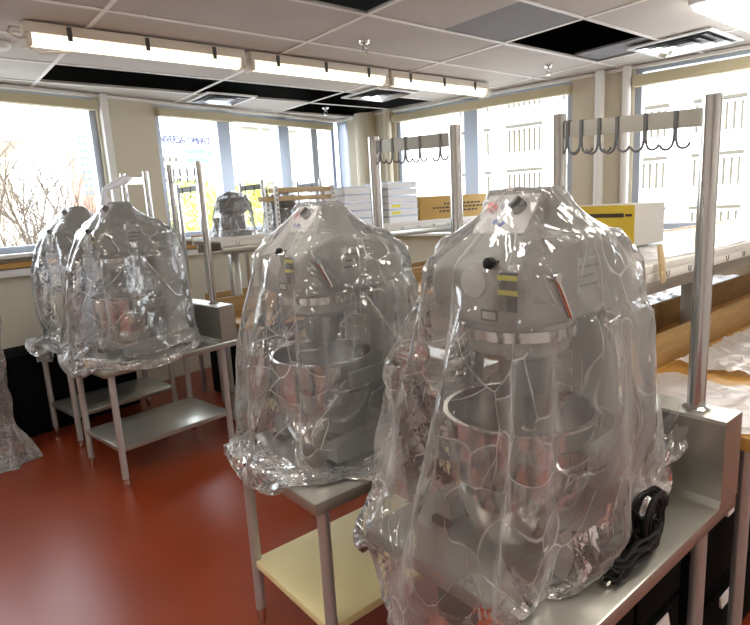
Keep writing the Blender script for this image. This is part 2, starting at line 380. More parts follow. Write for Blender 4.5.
# ------------------------------------------------------------------ equipment stands
TZ = .73
def make_stand(label, loc, rz, back=.71, W=.60, post_y=(.095, .52), ztop=(1.775, 1.79), barz=(1.703, 1.747), shelfmat=STEEL, shelfz=.26, rack=True):
    t = thing('equipment_stand', label, 'steel table', loc, rz, 'steel mixer tables')
    D = back + .115
    bm = NB(); box(bm, (0, 0, TZ - .04), (D, W, TZ), .006); obj('tabletop', bm, STEEL, t)
    bm = NB()
    loft(bm, [[(back, y, TZ), (back - .012, y, TZ + .0), (back, y, TZ + .02), (back, y, TZ + .228), (back + .006, y, TZ + .235), (D - .004, y, TZ + .235), (D, y, TZ + .228), (D, y, TZ)] for y in (0.0, W)])
    obj('backsplash', bm, STEEL, t, 25)
    bm = NB(); box(bm, (.05, .05, shelfz - .03), (D - .08, W - .05, shelfz), .005); obj('undershelf', bm, shelfmat, t)
    for x in (.06, D - .09):
        for y in (.055, W - .055):
            bm = NB(); tube(bm, [(x, y, .06), (x, y, TZ - .0405)], .0195, 14); lg = obj('leg', bm, LEGM, t)
            bm = NB(); lathe(bm, [(.012, 0), (.017, .012), (.0195, .03), (.0195, .0595)], (x, y, 0), 14); obj('foot', bm, CHROME, lg)
    if rack:
        for y, zt in zip(post_y, ztop):
            bm = NB(); tube(bm, [(back + .06, y, TZ + .2355), (back + .06, y, zt)], .0225, 20); pp = obj('rack_post', bm, STEELP, t)
            bm = NB(); lathe(bm, [(.034, TZ + .2352), (.034, TZ + .240), (.0228, TZ + .246)], (back + .06, y, 0), 20, capb=False); obj('flange', bm, STEELP, pp)
        bm = NB()
        y0, y1 = post_y[0] + .022, post_y[1] - .022
        z0, z1 = barz
        loft(bm, [[(back + .055, y, z0 + dz), (back + .065, y, z0 + dz), (back + .065, y, z1 + dz), (back + .055, y, z1 + dz)] for y, dz in ((y0, 0), (y1, .018))])
        obj('hook_bar', bm, STEEL, t)
    return t
front = make_stand('steel table nearest the camera, under the largest bagged mixer, with a tall backsplash', (.82, .50, 0), 0, .71)
middle = make_stand('steel table in the middle with a warm reflection painted on its undershelf', (.785, 1.28, 0), 0, .72, post_y=(.14, .59 - .005), ztop=(1.812, 1.825), barz=(1.742, 1.79), shelfmat=WARMREFL, shelfz=.27)
leftst = make_stand('steel table on the left with a bagged mixer and a bare steel undershelf', (.747, 3.30, 0), R(8), .76, post_y=(.15, .52), ztop=(1.88, 1.89), barz=(1.79, 1.84), shelfz=.25)
farst = make_stand('steel table furthest to the left, behind another steel table', (.70, 4.15, 0), R(9), .76, W=.56, post_y=(.14, .50), ztop=(1.88, 1.89), barz=(1.79, 1.84), shelfz=.25)

# pot hooks: doubled J hooks hung over the bars
def make_hook():
    bm = NB()
    box(bm, (-.0085, -.005, -.062), (-.0055, .005, .012)); box(bm, (.0055, -.005, -.02), (.0085, .005, .012)); box(bm, (-.0085, -.005, .012), (.0085, .005, .0145))
    for s in (-1, 1):
        pts = [(-.007, s * .002, -.045), (-.007, s * .004, -.062)]
        for k in range(8):
            a = math.pi * (k + 1) / 8 * .92
            pts.append((-.007, s * (.005 + .0165 * (1 - math.cos(a))), -.064 - .017 * math.sin(a)))
        tube(bm, pts, .0034, 8)
    me = obj('pot_hook', bm, PAINTD, None, 40)
    return me
hook0 = make_hook()
HL = {0: ('front rack', ['nearest the tall right post', 'second from the tall right post', 'third from the tall right post', 'fourth from the tall right post', 'fifth from the tall right post', 'against the far left post']),
      1: ('middle rack', ['nearest its right post', 'second from its right post', 'third from its right post', 'second from its left post', 'nearest its left post']),
      2: ('rack behind the left mixer', ['nearest its right post', 'second from its right post', 'second from its left post', 'nearest its left post'])}
def hooks(stand, back, zt, ys, key):
    global hook0
    c, s = math.cos(stand.rotation_euler.z), math.sin(stand.rotation_euler.z)
    for k, y in enumerate(ys):
        if hook0 is not None and hook0.get('used') is None: o = hook0; o['used'] = 1
        else: o = hook0.copy(); col.objects.link(o)
        lx, ly = back + .06, y
        o.location = (stand.location.x + c * lx - s * ly, stand.location.y + s * lx + c * ly, zt + .0005 - .012)
        o.location.z = zt - .0115 + .018 * k / max(1, len(ys) - 1)
        o.rotation_euler = (0, 0, stand.rotation_euler.z)
        tag(o, 'double steel pot hook on the %s, %s' % HLfmt(key, k), 'hook', 'pot hooks on the %s' % HL[key][0])
def HLfmt(key, k): return (HL[key][0], HL[key][1][k])
hooks(front, .71, 1.747, [.177, .255, .334, .387, .443, .487], 0)
hooks(middle, .72, 1.79, [.205, .31, .39, .465, .54], 1)
hooks(leftst, .76, 1.84, [.20, .29, .38, .46], 2)
del hook0['used']
for o in col.objects:
    if 'used' in o.keys(): del o['used']

# ------------------------------------------------------------------ planetary mixer (origin: bowl axis on the table top, front is -x)
def superring(x, y0, y1, z0, z1, e=4.5, n=40):
    cy, cz, a, b = (y0 + y1) / 2, (z0 + z1) / 2, (y1 - y0) / 2, (z1 - z0) / 2
    out = []
    for k in range(n):
        t = 2 * math.pi * k / n; c, s = math.cos(t), math.sin(t)
        out.append((x, cy + a * math.copysign(abs(c) ** (2 / e), c), cz + b * math.copysign(abs(s) ** (2 / e), s)))
    return out
def make_mixer(label, loc, rz):
    t = thing('planetary_mixer', label, 'mixer', loc, rz, 'planetary mixers under plastic')
    # base with two prongs
    bm = NB()
    box(bm, (.12, -.19, .022), (.335, .19, .10), .018, seg=3)
    for s in (-1, 1):
        loft(bm, [[(x, s * .138, .022), (x, s * .195, .022), (x, s * .193, h), (x, s * .142, h)] for x, h in ((-.10, .075), (-.085, .082), (.15, .10))])
    obj('base', bm, PAINT, t)
    for x, y in ((-.085, -.168), (-.085, .168), (.30, -.16), (.30, .16)):
        bm = NB(); box(bm, (x - .03, y - .027, 0), (x + .03, y + .027, .0215), .004); obj('foot', bm, BLACK, t)
    # column
    bm = NB()
    loft(bm, [superring2 for superring2 in [[(p[0] + 0, p[1], z) for p in [(cx + ax * math.copysign(abs(math.cos(a)) ** .4, math.cos(a)), ay * math.copysign(abs(math.sin(a)) ** .4, math.sin(a))) for a in [2 * math.pi * k / 36 for k in range(36)]]] for z, cx, ax, ay in ((.095, .25, .08, .165), (.18, .25, .075, .138), (.40, .25, .072, .125), (.575, .235, .08, .128))]])
    obj('column', bm, PAINT, t, 40)
    bm = NB(); box(bm, (.172, -.06, .12), (.19, .06, .53), .006)
    for k in range(8): box(bm, (.167, -.035, .15 + k * .045), (.1715, .035, .172 + k * .045), .001)
    obj('slide_rail', bm, STEEL, t)
    # head
    bm = NB()
    loft(bm, [superring(x, -w, w, z0, z1, e) for x, w, z0, z1, e in
              ((-.152, .112, .575, .675, 4.5), (-.146, .127, .565, .692, 5), (-.13, .136, .557, .705, 5.5), (-.09, .143, .552, .72, 5.5), (-.03, .147, .552, .735, 6),
               (.03, .148, .552, .744, 6), (.09, .148, .552, .742, 6), (.16, .146, .552, .732, 6), (.23, .138, .557, .712, 5.5), (.27, .128, .565, .69, 4.5), (.295, .105, .585, .66, 3.5))])
    def hood(z, x0, x1, w, r_):
        return [(x0 + r_ if i_ in (1, 6) else x1 - r_ if i_ in (2, 5) else x0 if i_ in (0, 7) else x1, (-w if i_ in (1, 2) else w if i_ in (5, 6) else -w + r_ if i_ in (0, 3) else w - r_), z) for i_ in range(8)]
    loft(bm, [hood(.70, -.12, .15, .130, .03), hood(.735, -.095, .13, .112, .03), hood(.748, -.07, .115, .092, .02), hood(.830, -.006, .085, .076, .01), hood(.838, .002, .078, .070, .01)])
    obj('head', bm, PAINT, t, 40)
    bm = NB(); lathe(bm, [(.09, .475), (.112, .49), (.119, .53), (.121, .556)], seg=40, capb=False); obj('gear_drum', bm, PAINT, t, 40)
    bm = NB(); lathe(bm, [(.120, .520), (.130, .522), (.130, .545), (.120, .547)], seg=44, capa=False, capb=False); obj('drip_ring', bm, CHROME, t, 40)
    bm = NB(); box(bm, (.008, -.150, .553), (.16, -.146 - .03, .556))
    bm.free()
    # control panel, sloping
    tl = Matrix.Rotation(R(-38), 3, 'Y')
    bm = NB(); box(bm, (-.003, -.069, -.051), (.006, .069, .051), .002); cp = obj('control_panel', bm, WHITEP, t, loc=(-.040, 0, .790), rot=(0, R(38), 0))
    bm = NB(); lathe(bm, [(.012, 0), (.0115, -.007), (.009, -.010)], seg=18, axis='X'); obj('stop_button', bm, RED, cp, loc=(-.0031, .040, .014))
    bm = NB(); lathe(bm, [(.011, 0), (.0105, -.006), (.008, -.008)], seg=18, axis='X'); obj('start_button', bm, GREYB, cp, loc=(-.0031, .008, .017))
    bm = NB(); lathe(bm, [(.018, 0), (.017, -.012), (.014, -.016)], seg=24, axis='X'); box(bm, (-.026, -.004, -.015), (-.014, .004, .015), .002, rot=Matrix.Rotation(R(25), 3, 'X')); obj('timer_dial', bm, PAINTD, cp, loc=(-.0031, -.03, .014))
    bm = NB()
    pts = [(0, .016 - .032 * k / 10, -.026 + .006 * math.sin(k * .75)) for k in range(11)]
    loft(bm, [[(-.0015, p[1], p[2] - .004), (-.0015, p[1] + .004, p[2] + .004), (.0, p[1] + .004, p[2] + .004), (.0, p[1], p[2] - .004)] for p in pts]); obj('emblem', bm, BLUE, cp, loc=(-.0031, .004, .0))
    # attachment hub on the front, knob, labels
    bm = NB(); lathe(bm, [(.034, -.125), (.036, -.15), (.033, -.156), (.008, -.158)], (0, .0, .655), 28, axis='X'); obj('attachment_hub', bm, LABELG, t, 40)
    bm = NB(); tube(bm, [(-.12, -.052, .697), (-.158, -.052, .697)], .005, 10); lathe(bm, [(.006, -.155), (.013, -.158), (.013, -.170), (.006, -.174)], (0, -.052, .697), 14, axis='X'); obj('hub_knob', bm, BLACK, t, 40)
    bm = NB(); box(bm, (-.1535, -.110, .60), (-.128, -.066, .680), .001); wl = obj('warning_label', bm, LABELD, t)
    for z in (.634, .664):
        bm = NB(); box(bm, (-.155, -.112, z), (-.1537, -.064, z + .010)); obj('label_stripe', bm, YELLOW, wl)
    bm = NB(); box(bm, (-.154, -.062, .575), (-.13, -.018, .60), .001, mi=0); box(bm, (-.1545, -.057, .580), (-.1541, -.023, .595), mi=1); obj('name_plate', bm, [LABELD, LABELG], t)
    for s in (-1, 1):
        bm = NB(); y = s * .166; y = s * .1435; box(bm, (.0, min(y, y + s * .004), .62), (.10, max(y, y + s * .003), .695), .001, mi=0)
        y2 = s * .1477
        for q in range(3): box(bm, (.01, min(y2, y2 + s * .0006), .632 + q * .02), (.01 + .075 - .02 * (q % 2), max(y2, y2 + s * .0006), .638 + q * .02), mi=1)
        obj('rating_plate', bm, [LABELG, PAINTD], t)
    bm = NB(); tube(bm, [(-.10, -.128, .668), (-.10, -.170, .668)], .010, 10); tube(bm, [(-.10, -.162, .668), (-.085, -.169, .63), (-.06, -.170, .585)], .006, 10); obj('speed_lever', bm, CHROME, t, 40)
    # lift lever at the right side
    bm = NB(); tube(bm, [(.16, -.12, .55), (.12, -.178, .552), (.05, -.19, .55), (.06, -.19, .535), (.215, -.19, .325), (.225, -.19, .312), (.26, -.19, .305)], .0075, 10); obj('lift_lever', bm, CHROME, t, 40)
    # drive spindle, whisk
    bm = NB(); lathe(bm, [(.062, .4755), (.062, .415), (.05, .385), (.018, .375)], (.0, -.02, 0), 24); obj('planetary_gear', bm, PAINTD, t, 40)
    bm = NB(); tube(bm, [(0, -.03, .376), (0, -.03, .235)], .013, 14); tube(bm, [(0, -.03, .29), (0, -.03, .25)], .02, 14); obj('spindle', bm, CHROME, t, 40)
    bm = NB()
    for k in range(8):
        a = math.pi * k / 8; pts = []
        for q in range(17):
            s = -1 + 2 * q / 16; w = .085 * math.sin(math.pi * (1 - abs(s)) * .55 + .0) if False else 0
            ph = math.pi * q / 16
            rr = .078 * math.sin(ph) ** .8 * (1 if True else 0); zz = .235 - .165 * (1 - abs(math.cos(ph)) ** 1.3) if False else None
            # balloon: x across, z down and up again
            xx = -.078 * math.cos(ph) * (.25 + .75 * math.sin(ph) ** .5); z = .24 - .17 * math.sin(ph) ** .7
            pts.append((xx * math.cos(a), -.03 + xx * math.sin(a), z))
        tube(bm, pts, .0022, 5)
    obj('whisk', bm, CHROME, t, 40)
    # bowl
    bm = NB()
    lathe(bm, [(.02, .035), (.09, .036), (.13, .055), (.152, .11), (.168, .20), (.172, .325), (.181, .332), (.181, .338), (.169, .338), (.165, .20), (.147, .112), (.125, .06), (.085, .043), (.02, .042)], seg=48)
    bw = obj('bowl', bm, CHROME, t, 40)
    for s in (-1, 1):
        bm = NB(); tube(bm, [(-.07, s * .155, .25), (-.075, s * .20, .255), (-.02, s * .22, .255), (.035, s * .20, .255), (.03, s * .165, .25)], .006, 8); obj('bowl_handle', bm, STEELP, bw, 40)
    # bowl yoke
    bm = NB()
    for s in (-1, 1):
        path = [(.19, s * .09), (.15, s * .165), (.08, s * .198), (-.04, s * .207)]
        loft(bm, [[(p[0], p[1] - s * .006, .265), (p[0], p[1] + s * .016, .265), (p[0], p[1] + s * .016, .312), (p[0], p[1] - s * .006, .312)] for p in path])
    box(bm, (.174, -.10, .255), (.205, .10, .32), .006)
    obj('bowl_yoke', bm, PAINT, t, 40)
    return t
MIX = [make_mixer('grey planetary mixer on the nearest steel table, seen through its clear bag', (1.07, .79, TZ), 0)]
MIX.append(dup(MIX[0], (1.06, 1.60, TZ), 0, 'grey planetary mixer on the middle steel table, seen through its clear bag'))
def on_stand(st, lx, ly):
    c, s = math.cos(st.rotation_euler.z), math.sin(st.rotation_euler.z)
    return (st.location.x + c * lx - s * ly, st.location.y + s * lx + c * ly, TZ)
MIX.append(dup(MIX[0], on_stand(leftst, .30, .31), R(8), 'grey planetary mixer on the left steel table beside the red floor'))
MIX.append(dup(MIX[0], on_stand(farst, .30, .28), R(9), 'grey planetary mixer furthest left, half hidden behind another bagged mixer'))
for m_ in MIX[2:]: m_.scale = (1.05, 1.05, 1.09)
# black cord of the front mixer
bm = NB()
pts = []
for k in range(70):
    a = k * .40; pts.append((.20 + .055 * math.cos(a) - .0006 * k, -.238 + .018 * math.sin(a * .5), .075 + .058 * math.sin(a)))
q = []
for k in range(110):
    a = k * .36; q.append((.09 + (.115 + .012 * math.sin(k * .7)) * math.cos(a), -.238 + (.026 + .008 * math.sin(k * 1.3)) * math.sin(a), .012 + .0004 * k + .010 * math.sin(k * .9) ** 2))
tube(bm, [pts[-1]] + q, .0065, 6)
tube(bm, [(.32, -.16, .06), (.33, -.21, .05)] + pts, .0055, 8)
tube(bm, [q[-1], (.0, -.262, .03), (-.02, -.262, .014), (.0, -.245, .012)], .0055, 8)
box(bm, (-.02, -.255, .001), (.025, -.222, .03), .006)
obj('power_cord', bm, BLACK, MIX[0], 40)
for y in (-.245, -.233):
    pass
bm = NB(); box(bm, (-.04, -.25, .010), (-.0205, -.246, .018)); box(bm, (-.04, -.232, .010), (-.0205, -.228, .018)); tube(bm, [(-.04, -.239, .022), (-.0205, -.239, .022)], .0025, 8); obj('plug_prong', bm, CHROME, MIX[0])

# ------------------------------------------------------------------ poly bags: cloth solved here in numpy, draped over the mixer
def bag(name, label, loc, rz, seed, bounds, back, top=.865, a=.50, b=.345, cx=.03, L=lambda th: .92, pins=(), N=136, K=32, S=64, steps=230, puff=1.5, grav=3.5, taper=.12, cy=0.0, mat=FILM, twist=0.0):
    rng = np.random.default_rng(seed)
    th = np.arange(N) * 2 * np.pi / N
    ea = a * np.sign(np.cos(th)) * np.abs(np.cos(th)) ** .8; eb = b * np.sign(np.sin(th)) * np.abs(np.sin(th)) ** .8
    rows = K + S
    X = np.zeros((rows, N, 3)); Lr = np.array([L(t) for t in th])
    rest = np.zeros((rows, N, 3))
    for k in range(K):
        f = (k + .6) / (K - .4)
        X[k, :, 0] = cx + ea * f; X[k, :, 1] = cy * f + eb * f; X[k, :, 2] = top + .03 * (1 - f)
    for k in range(S):
        f = (k + 1) / S; o = 1 - taper * f
        X[K + k, :, 0] = cx + ea * o; X[K + k, :, 1] = cy + eb * o; X[K + k, :, 2] = top - f * Lr
    X0 = X.copy()
    rest = X0.copy()
    X += rng.normal(0, .002, X.shape)
    # smooth random rumple in the rest lengths
    def field(n1, n2):
        g = rng.normal(0, 1, (n1, n2)); yi = np.linspace(0, n1 - 1.001, rows); xi = np.linspace(0, n2, N, endpoint=False)
        y0 = yi.astype(int); x0 = xi.astype(int); fy = (yi - y0)[:, None]; fx = (xi - x0)[None, :]
        A = g[y0][:, x0 % n2]; B = g[y0][:, (x0 + 1) % n2]; C = g[np.minimum(y0 + 1, n1 - 1)][:, x0 % n2]; D = g[np.minimum(y0 + 1, n1 - 1)][:, (x0 + 1) % n2]
        return (A * (1 - fx) + B * fx) * (1 - fy) + (C * (1 - fx) + D * fx) * fy
    wob = 1 + .035 * field(8, 10) + .05 * field(18, 24) + .04 * field(44, 60)
    idx = np.arange(rows * N).reshape(rows, N)
    cons = []
    def add(i, j, stiff, parity):
        i = i.ravel(); j = j.ravel(); p = parity.ravel()
        R0 = rest.reshape(-1, 3); W = wob.ravel()
        d = np.linalg.norm(R0[i] - R0[j], axis=1) * (W[i] + W[j]) / 2
        for q in np.unique(p):
            m = p == q
            cons.append((i[m], j[m], d[m], stiff))
    rr, cc = np.meshgrid(np.arange(rows), np.arange(N), indexing='ij')
    add(idx, np.roll(idx, -1, 1), 1.0, cc % 2)
    add(idx[:-1], idx[1:], 1.0, rr[:-1] % 2)
    add(idx[:-1], np.roll(idx, -1, 1)[1:], .6, (rr[:-1] % 2))
    add(idx[1:], np.roll(idx, -1, 1)[:-1], .6, (rr[:-1] % 2))
    add(idx, np.roll(idx, -2, 1), .15, (cc // 2) % 2)
    add(idx[:-2], idx[2:], .15, (rr[:-2] // 2) % 2)
    add(idx, np.roll(idx, -4, 1), .19, np.where(cc >= N - N % 8, 2, (cc // 4) % 2))
    add(idx[:-4], idx[4:], .19, (rr[:-4] // 4) % 2)
    P = X.reshape(-1, 3).copy(); Q = P.copy()
    boxes = [((-.155, -.15, .50), (.295, .15, .695)), ((-.11, -.15, .50), (.22, .15, .738)), ((-.07, -.095, .5), (.115, .095, .765)), ((-.02, -.076, .5), (.085, .076, .838)), ((-.17, -.07, .62), (-.1, .04, .70)), ((.17, -.15, .09), (.325, .15, .56)),
             ((.10, -.19, -.04), (.335, .19, .10)), ((-.10, -.196, -.04), (.12, -.138, .085)), ((-.10, .138, -.04), (.12, .196, .085)), ((-.08, -.225, .24), (.2, .225, .315)), ((0, -.2, .30), (.24, -.16, .56)),
             ((bounds[0], bounds[1], -.042), (bounds[2], bounds[3], 0)), ((back, bounds[1], 0), (back + .115, bounds[3], .236))]
    boxes = [(np.array(l) - .006, np.array(h) + .006) for l, h in boxes]
    pin_i = [int(idx[min(rows - 1, K + int(s * S)), int(round(t / (2 * np.pi) * N)) % N]) for t, s, _ in pins]
    pin_t = [np.array(p) for _, _, p in pins]
    BL = np.array([l for l, h in boxes]); BH = np.array([h for l, h in boxes])
    def collide(P, Q):
        for lo, hi in boxes:
            m = np.flatnonzero((P[:, 0] > lo[0]) & (P[:, 0] < hi[0]) & (P[:, 1] > lo[1]) & (P[:, 1] < hi[1]) & (P[:, 2] > lo[2]) & (P[:, 2] < hi[2]))
            if not len(m): continue
            q = P[m]; al = np.concatenate([q - lo, hi - q], 1)
            al[:, 2] = 9                                    # never out through the underside
            k = al.argmin(1); rix = np.arange(len(q)); n = np.where(k < 3, lo[k % 3], hi[k % 3]); q[rix, k % 3] = n
            pr = Q[m]; up = (k == 5)[:, None]
            slip = np.where(up, np.array([[.12, .12, 1.]]), .45); q2 = pr + (q - pr) * slip
            q2[rix, k % 3] = n; q2[:, 2] = np.where(k == 5, n, q2[:, 2])
            P[m] = q2; Q[m] = pr + (q2 - pr) * .6
        rad = np.hypot(P[:, 0], P[:, 1]); m = np.flatnonzero((rad < .19) & (P[:, 2] > .02) & (P[:, 2] < .345))
        if len(m):
            s = .19 / np.maximum(rad[m], 1e-6); q = P[m]; side = .19 - rad[m] < .345 - q[:, 2]
            q[:, 0] = np.where(side, q[:, 0] * s, q[:, 0]); q[:, 1] = np.where(side, q[:, 1] * s, q[:, 1]); q[:, 2] = np.where(side, q[:, 2], .345)
            P[m] = q
    dt = 1 / 60.
    peak = X0[0].copy(); peak[:, 0] += -.02 - cx; peak[:, 1] *= .3; peak[:, 2] = .848
    for st in range(steps):
        v = (P - Q) * .965
        # puff outward near the body
        Pg = P.reshape(rows, N, 3)
        du = np.roll(Pg, -1, 1) - np.roll(Pg, 1, 1); dv = np.zeros_like(Pg); dv[1:-1] = Pg[2:] - Pg[:-2]; dv[0] = Pg[1] - Pg[0]; dv[-1] = Pg[-1] - Pg[-2]
        nrm = np.cross(dv, du); nrm /= (np.linalg.norm(nrm, axis=2, keepdims=True) + 1e-9)
        pf = puff * (1 - st / steps) * nrm.reshape(-1, 3)
        Q = P.copy()
        P = P + v + dt * dt * (np.array([0, 0, -grav]) + pf)
        for it in range(5):
            for i, j, d, sfn in cons:
                e = P[j] - P[i]; l = np.sqrt((e * e).sum(1)) + 1e-9
                c = (l - d) / l * .5 * sfn
                if sfn < .2: c = np.where(l < d, c, 0)
                e *= c[:, None]
                P[i] += e; P[j] -= e
            for pi_, pt in zip(pin_i, pin_t): P[pi_] += (pt - P[pi_]) * min(1, st / 60)
            P[:N] += (peak - P[:N]) * .5
            collide(P, Q)
        low = P[:, 2] < -TZ + .01; P[low, 2] = -TZ + .01
    bm = NB()
    vs = [bm.verts.new(p) for p in P]
    for r in range(rows - 1):
        for k in range(N):
            bm.faces.new((vs[idx[r, k]], vs[idx[r, (k + 1) % N]], vs[idx[r + 1, (k + 1) % N]], vs[idx[r + 1, k]]))
    bm.faces.new([vs[idx[0, k]] for k in range(N)][::-1])
    o = obj(name, bm, mat, None, 24, loc, (0, 0, rz))
    return tag(o, label, 'plastic bag', 'clear bags over the mixers')
pi = math.pi
def hem(*keys):                                   # piecewise smooth hem length round the bag
    ks = sorted(keys)
    def f(t):
        t = t % (2 * pi); k = [(a * pi / 180, l) for a, l in ks]; k = [(k[-1][0] - 2 * pi, k[-1][1])] + k + [(k[0][0] + 2 * pi, k[0][1])]
        for (a0, l0), (a1, l1) in zip(k, k[1:]):
            if a0 <= t <= a1:
                s = (t - a0) / (a1 - a0); s = s * s * (3 - 2 * s); return l0 + (l1 - l0) * s
        return k[0][1]
    return f
bag('plastic_bag', 'large clear plastic bag over the nearest mixer, hanging over the table edge', (1.07, .79, TZ), 0, 11, (-.25, -.29, .46, .31), .46,
    L=hem((0, .40), (60, .48), (100, .52), (140, .50), (180, .33), (215, .20), (250, .18), (290, .25), (318, .42), (340, .42)), a=.39, b=.36, taper=.0, cy=.06,
    pins=[(5.50, 1.0, (.36, -.225, .155)), (5.60, 1.0, (.41, -.225, .17)), (5.70, 1.0, (.43, -.215, .22)), (5.82, 1.0, (.44, -.19, .27)), (5.65, .80, (.37, -.215, .28)), (1.85, .22, (-.03, .39, .60)), (2.1, .55, (-.07, .35, .33)), (2.75, .97, (-.285, .24, -.01)), (3.15, 1.0, (-.29, .15, -.08)), (3.55, 1.0, (-.28, .04, -.06)),
          (3.95, 1.0, (-.25, -.08, .002)), (4.3, 1.0, (-.18, -.11, .06)), (4.7, 1.0, (-.08, -.19, .13)), (4.95, 1.0, (.03, -.20, .15)), (5.2, 1.0, (.16, -.205, .17))])
bag('plastic_bag', 'clear plastic bag over the middle mixer, gathered on the steel tabletop', (1.06, 1.60, TZ), 0, 23, (-.275, -.32, .445, .28), .445,
    L=hem((0, .52), (90, .54), (140, .52), (180, .50), (220, .50), (270, .54)), a=.37, b=.33, taper=.10, cy=.03,
    pins=[(2.3, 1.0, (-.20, .25, .004)), (2.65, 1.0, (-.20, .13, .006)), (3.0, 1.0, (-.185, .02, .004)), (3.35, 1.0, (-.165, -.11, .008)), (3.7, 1.0, (-.15, -.22, .004)), (4.3, 1.0, (.05, -.27, .004)), (1.3, .3, (.02, .36, .5))])
b3 = bag('plastic_bag', 'clear plastic bag over the left mixer, knotted at its top', on_stand(leftst, .30, .31), R(8), 37, (-.30, -.31, .46, .29), .46,
    L=hem((0, .46), (90, .62), (150, .70), (200, .72), (240, .64), (290, .54)), a=.38, b=.33, N=96, K=24, S=48, steps=180, mat=FILMB, taper=.12)
bm = NB(); tube(bm, [(-.02, 0, .838), (-.03, -.01, .88), (-.02, .0, .91), (.03, -.01, .935), (.09, -.02, .96), (.13, -.02, .975)], [.035, .016, .012, .02, .026, .012], 9); obj('knotted_tail', bm, SHEET, b3, 60)
bag('plastic_bag', 'clear plastic bag furthest left, over the mixer behind another bagged mixer', on_stand(farst, .30, .28), R(9), 51, (-.30, -.28, .46, .28), .46,
    L=hem((0, .5), (90, .64), (180, .72), (270, .62)), a=.39, b=.34, N=96, K=24, S=48, steps=160, mat=FILMB, taper=.1).scale = (1.05, 1.05, 1.09)
b3.scale = (1.05, 1.05, 1.09)

# ------------------------------------------------------------------ work benches in two double rows, with a shelf between
def make_bench(label, loc, length, depth, board, legs, under=True, h=.87):
    t = thing('baking_bench', label, 'work bench', loc, 0, None)
    bm = NB(); box(bm, (0, 0, h - .04), (length, depth, h), .005); obj('wooden_top', bm, WOOD, t)
    yb = depth if board > 0 else 0.0
    bm = NB(); box(bm, (0, min(yb, yb - board * .022), h + .0005), (length, max(yb, yb - board * .022), h + .13), .003); obj('back_board', bm, WOODD, t)
    for x in legs:
        for y in (.05, depth - .05):
            bm = NB(); tube(bm, [(x, y, .0), (x, y, h - .0405)], .02, 12); obj('leg', bm, LEGM, t)
    if under:
        bm = NB(); box(bm, (.02, .03, .22), (length - .02, depth - .03, .25), .004); obj('undershelf', bm, STEEL, t)
    return t
make_bench('wooden bench behind the nearest steel table, covered with white plastic sheets', (1.70, .48, 0), 3.2, .50, 1, (.10, 1.5, 3.1), False)
make_bench('wooden bench behind the middle steel table, on the far side of the trough', (1.75, 1.24, 0), 3.05, .52, -1, (.10, 1.5, 2.95))
make_bench('wooden bench end beside the left steel table', (1.70, 3.47, 0), 2.85, .50, 1, (.06, 1.4, 2.75), h=.80)
make_bench('wooden bench along the far row by the left windows', (1.80, 4.30, 0), 2.55, .50, -1, (.08, 1.3, 2.45), False, h=.80)
def make_overshelf(label, loc, length, depth, z, posts, py, wood=True):
    t = thing('overshelf', label, 'shelf', loc, 0, None)
    bm = NB(); box(bm, (0, 0, z - .03), (length, depth, z), .003); obj('deck', bm, SILL, t)
    bm = NB(); box(bm, (0, -.004, z - .062), (length, .012, z - .0305), .002); box(bm, (0, depth - .012, z - .062), (length, depth, z - .0305), .002); obj('front_skirt', bm, SILL, t)
    bm = NB(); box(bm, (.02, .02, z - .115), (length - .02, .045, z - .0625), .003); box(bm, (.02, depth - .045, z - .115), (length - .02, depth - .02, z - .0625), .003); obj('steel_rail', bm, STEEL, t)
    for k in range(int(length / .19)):
        x = .12 + k * .19
        bm = NB(); tube(bm, [(x - .012, -.0055, z - .034), (x - .010, -.007, z - .05), (x, -.0075, z - .056), (x + .010, -.007, z - .05), (x + .012, -.0055, z - .034)], .0018, 6); obj('clip', bm, PAINTD, t)
    bm = NB(); box(bm, (0, depth + .0005, z - .05), (length, depth + .02, z + .012), .003); obj('wood_edge', bm, WOOD, t)
    for x in posts:
        bm = NB(); box(bm, (x - .035, py - .03, 0), (x + .035, py + .03, z - .1155), .004); obj('post', bm, STEEL, t)
        bm = NB(); box(bm, (x - .03, .046, z - .11), (x + .03, depth - .046, z - .065), .003); obj('cross_rail', bm, STEEL, t)
    return t
make_overshelf('white shelf with a steel rail running behind the nearest mixer', (1.84, .93, 0), 3.1, .62, 1.29, (.16, .99, 2.9), .18)
make_overshelf('white shelf carrying trays and small mixers in front of the windows', (1.66, 3.62, 0), 2.95, .48, 1.385, (.28, 1.5, 2.8), .50 if False else .42)

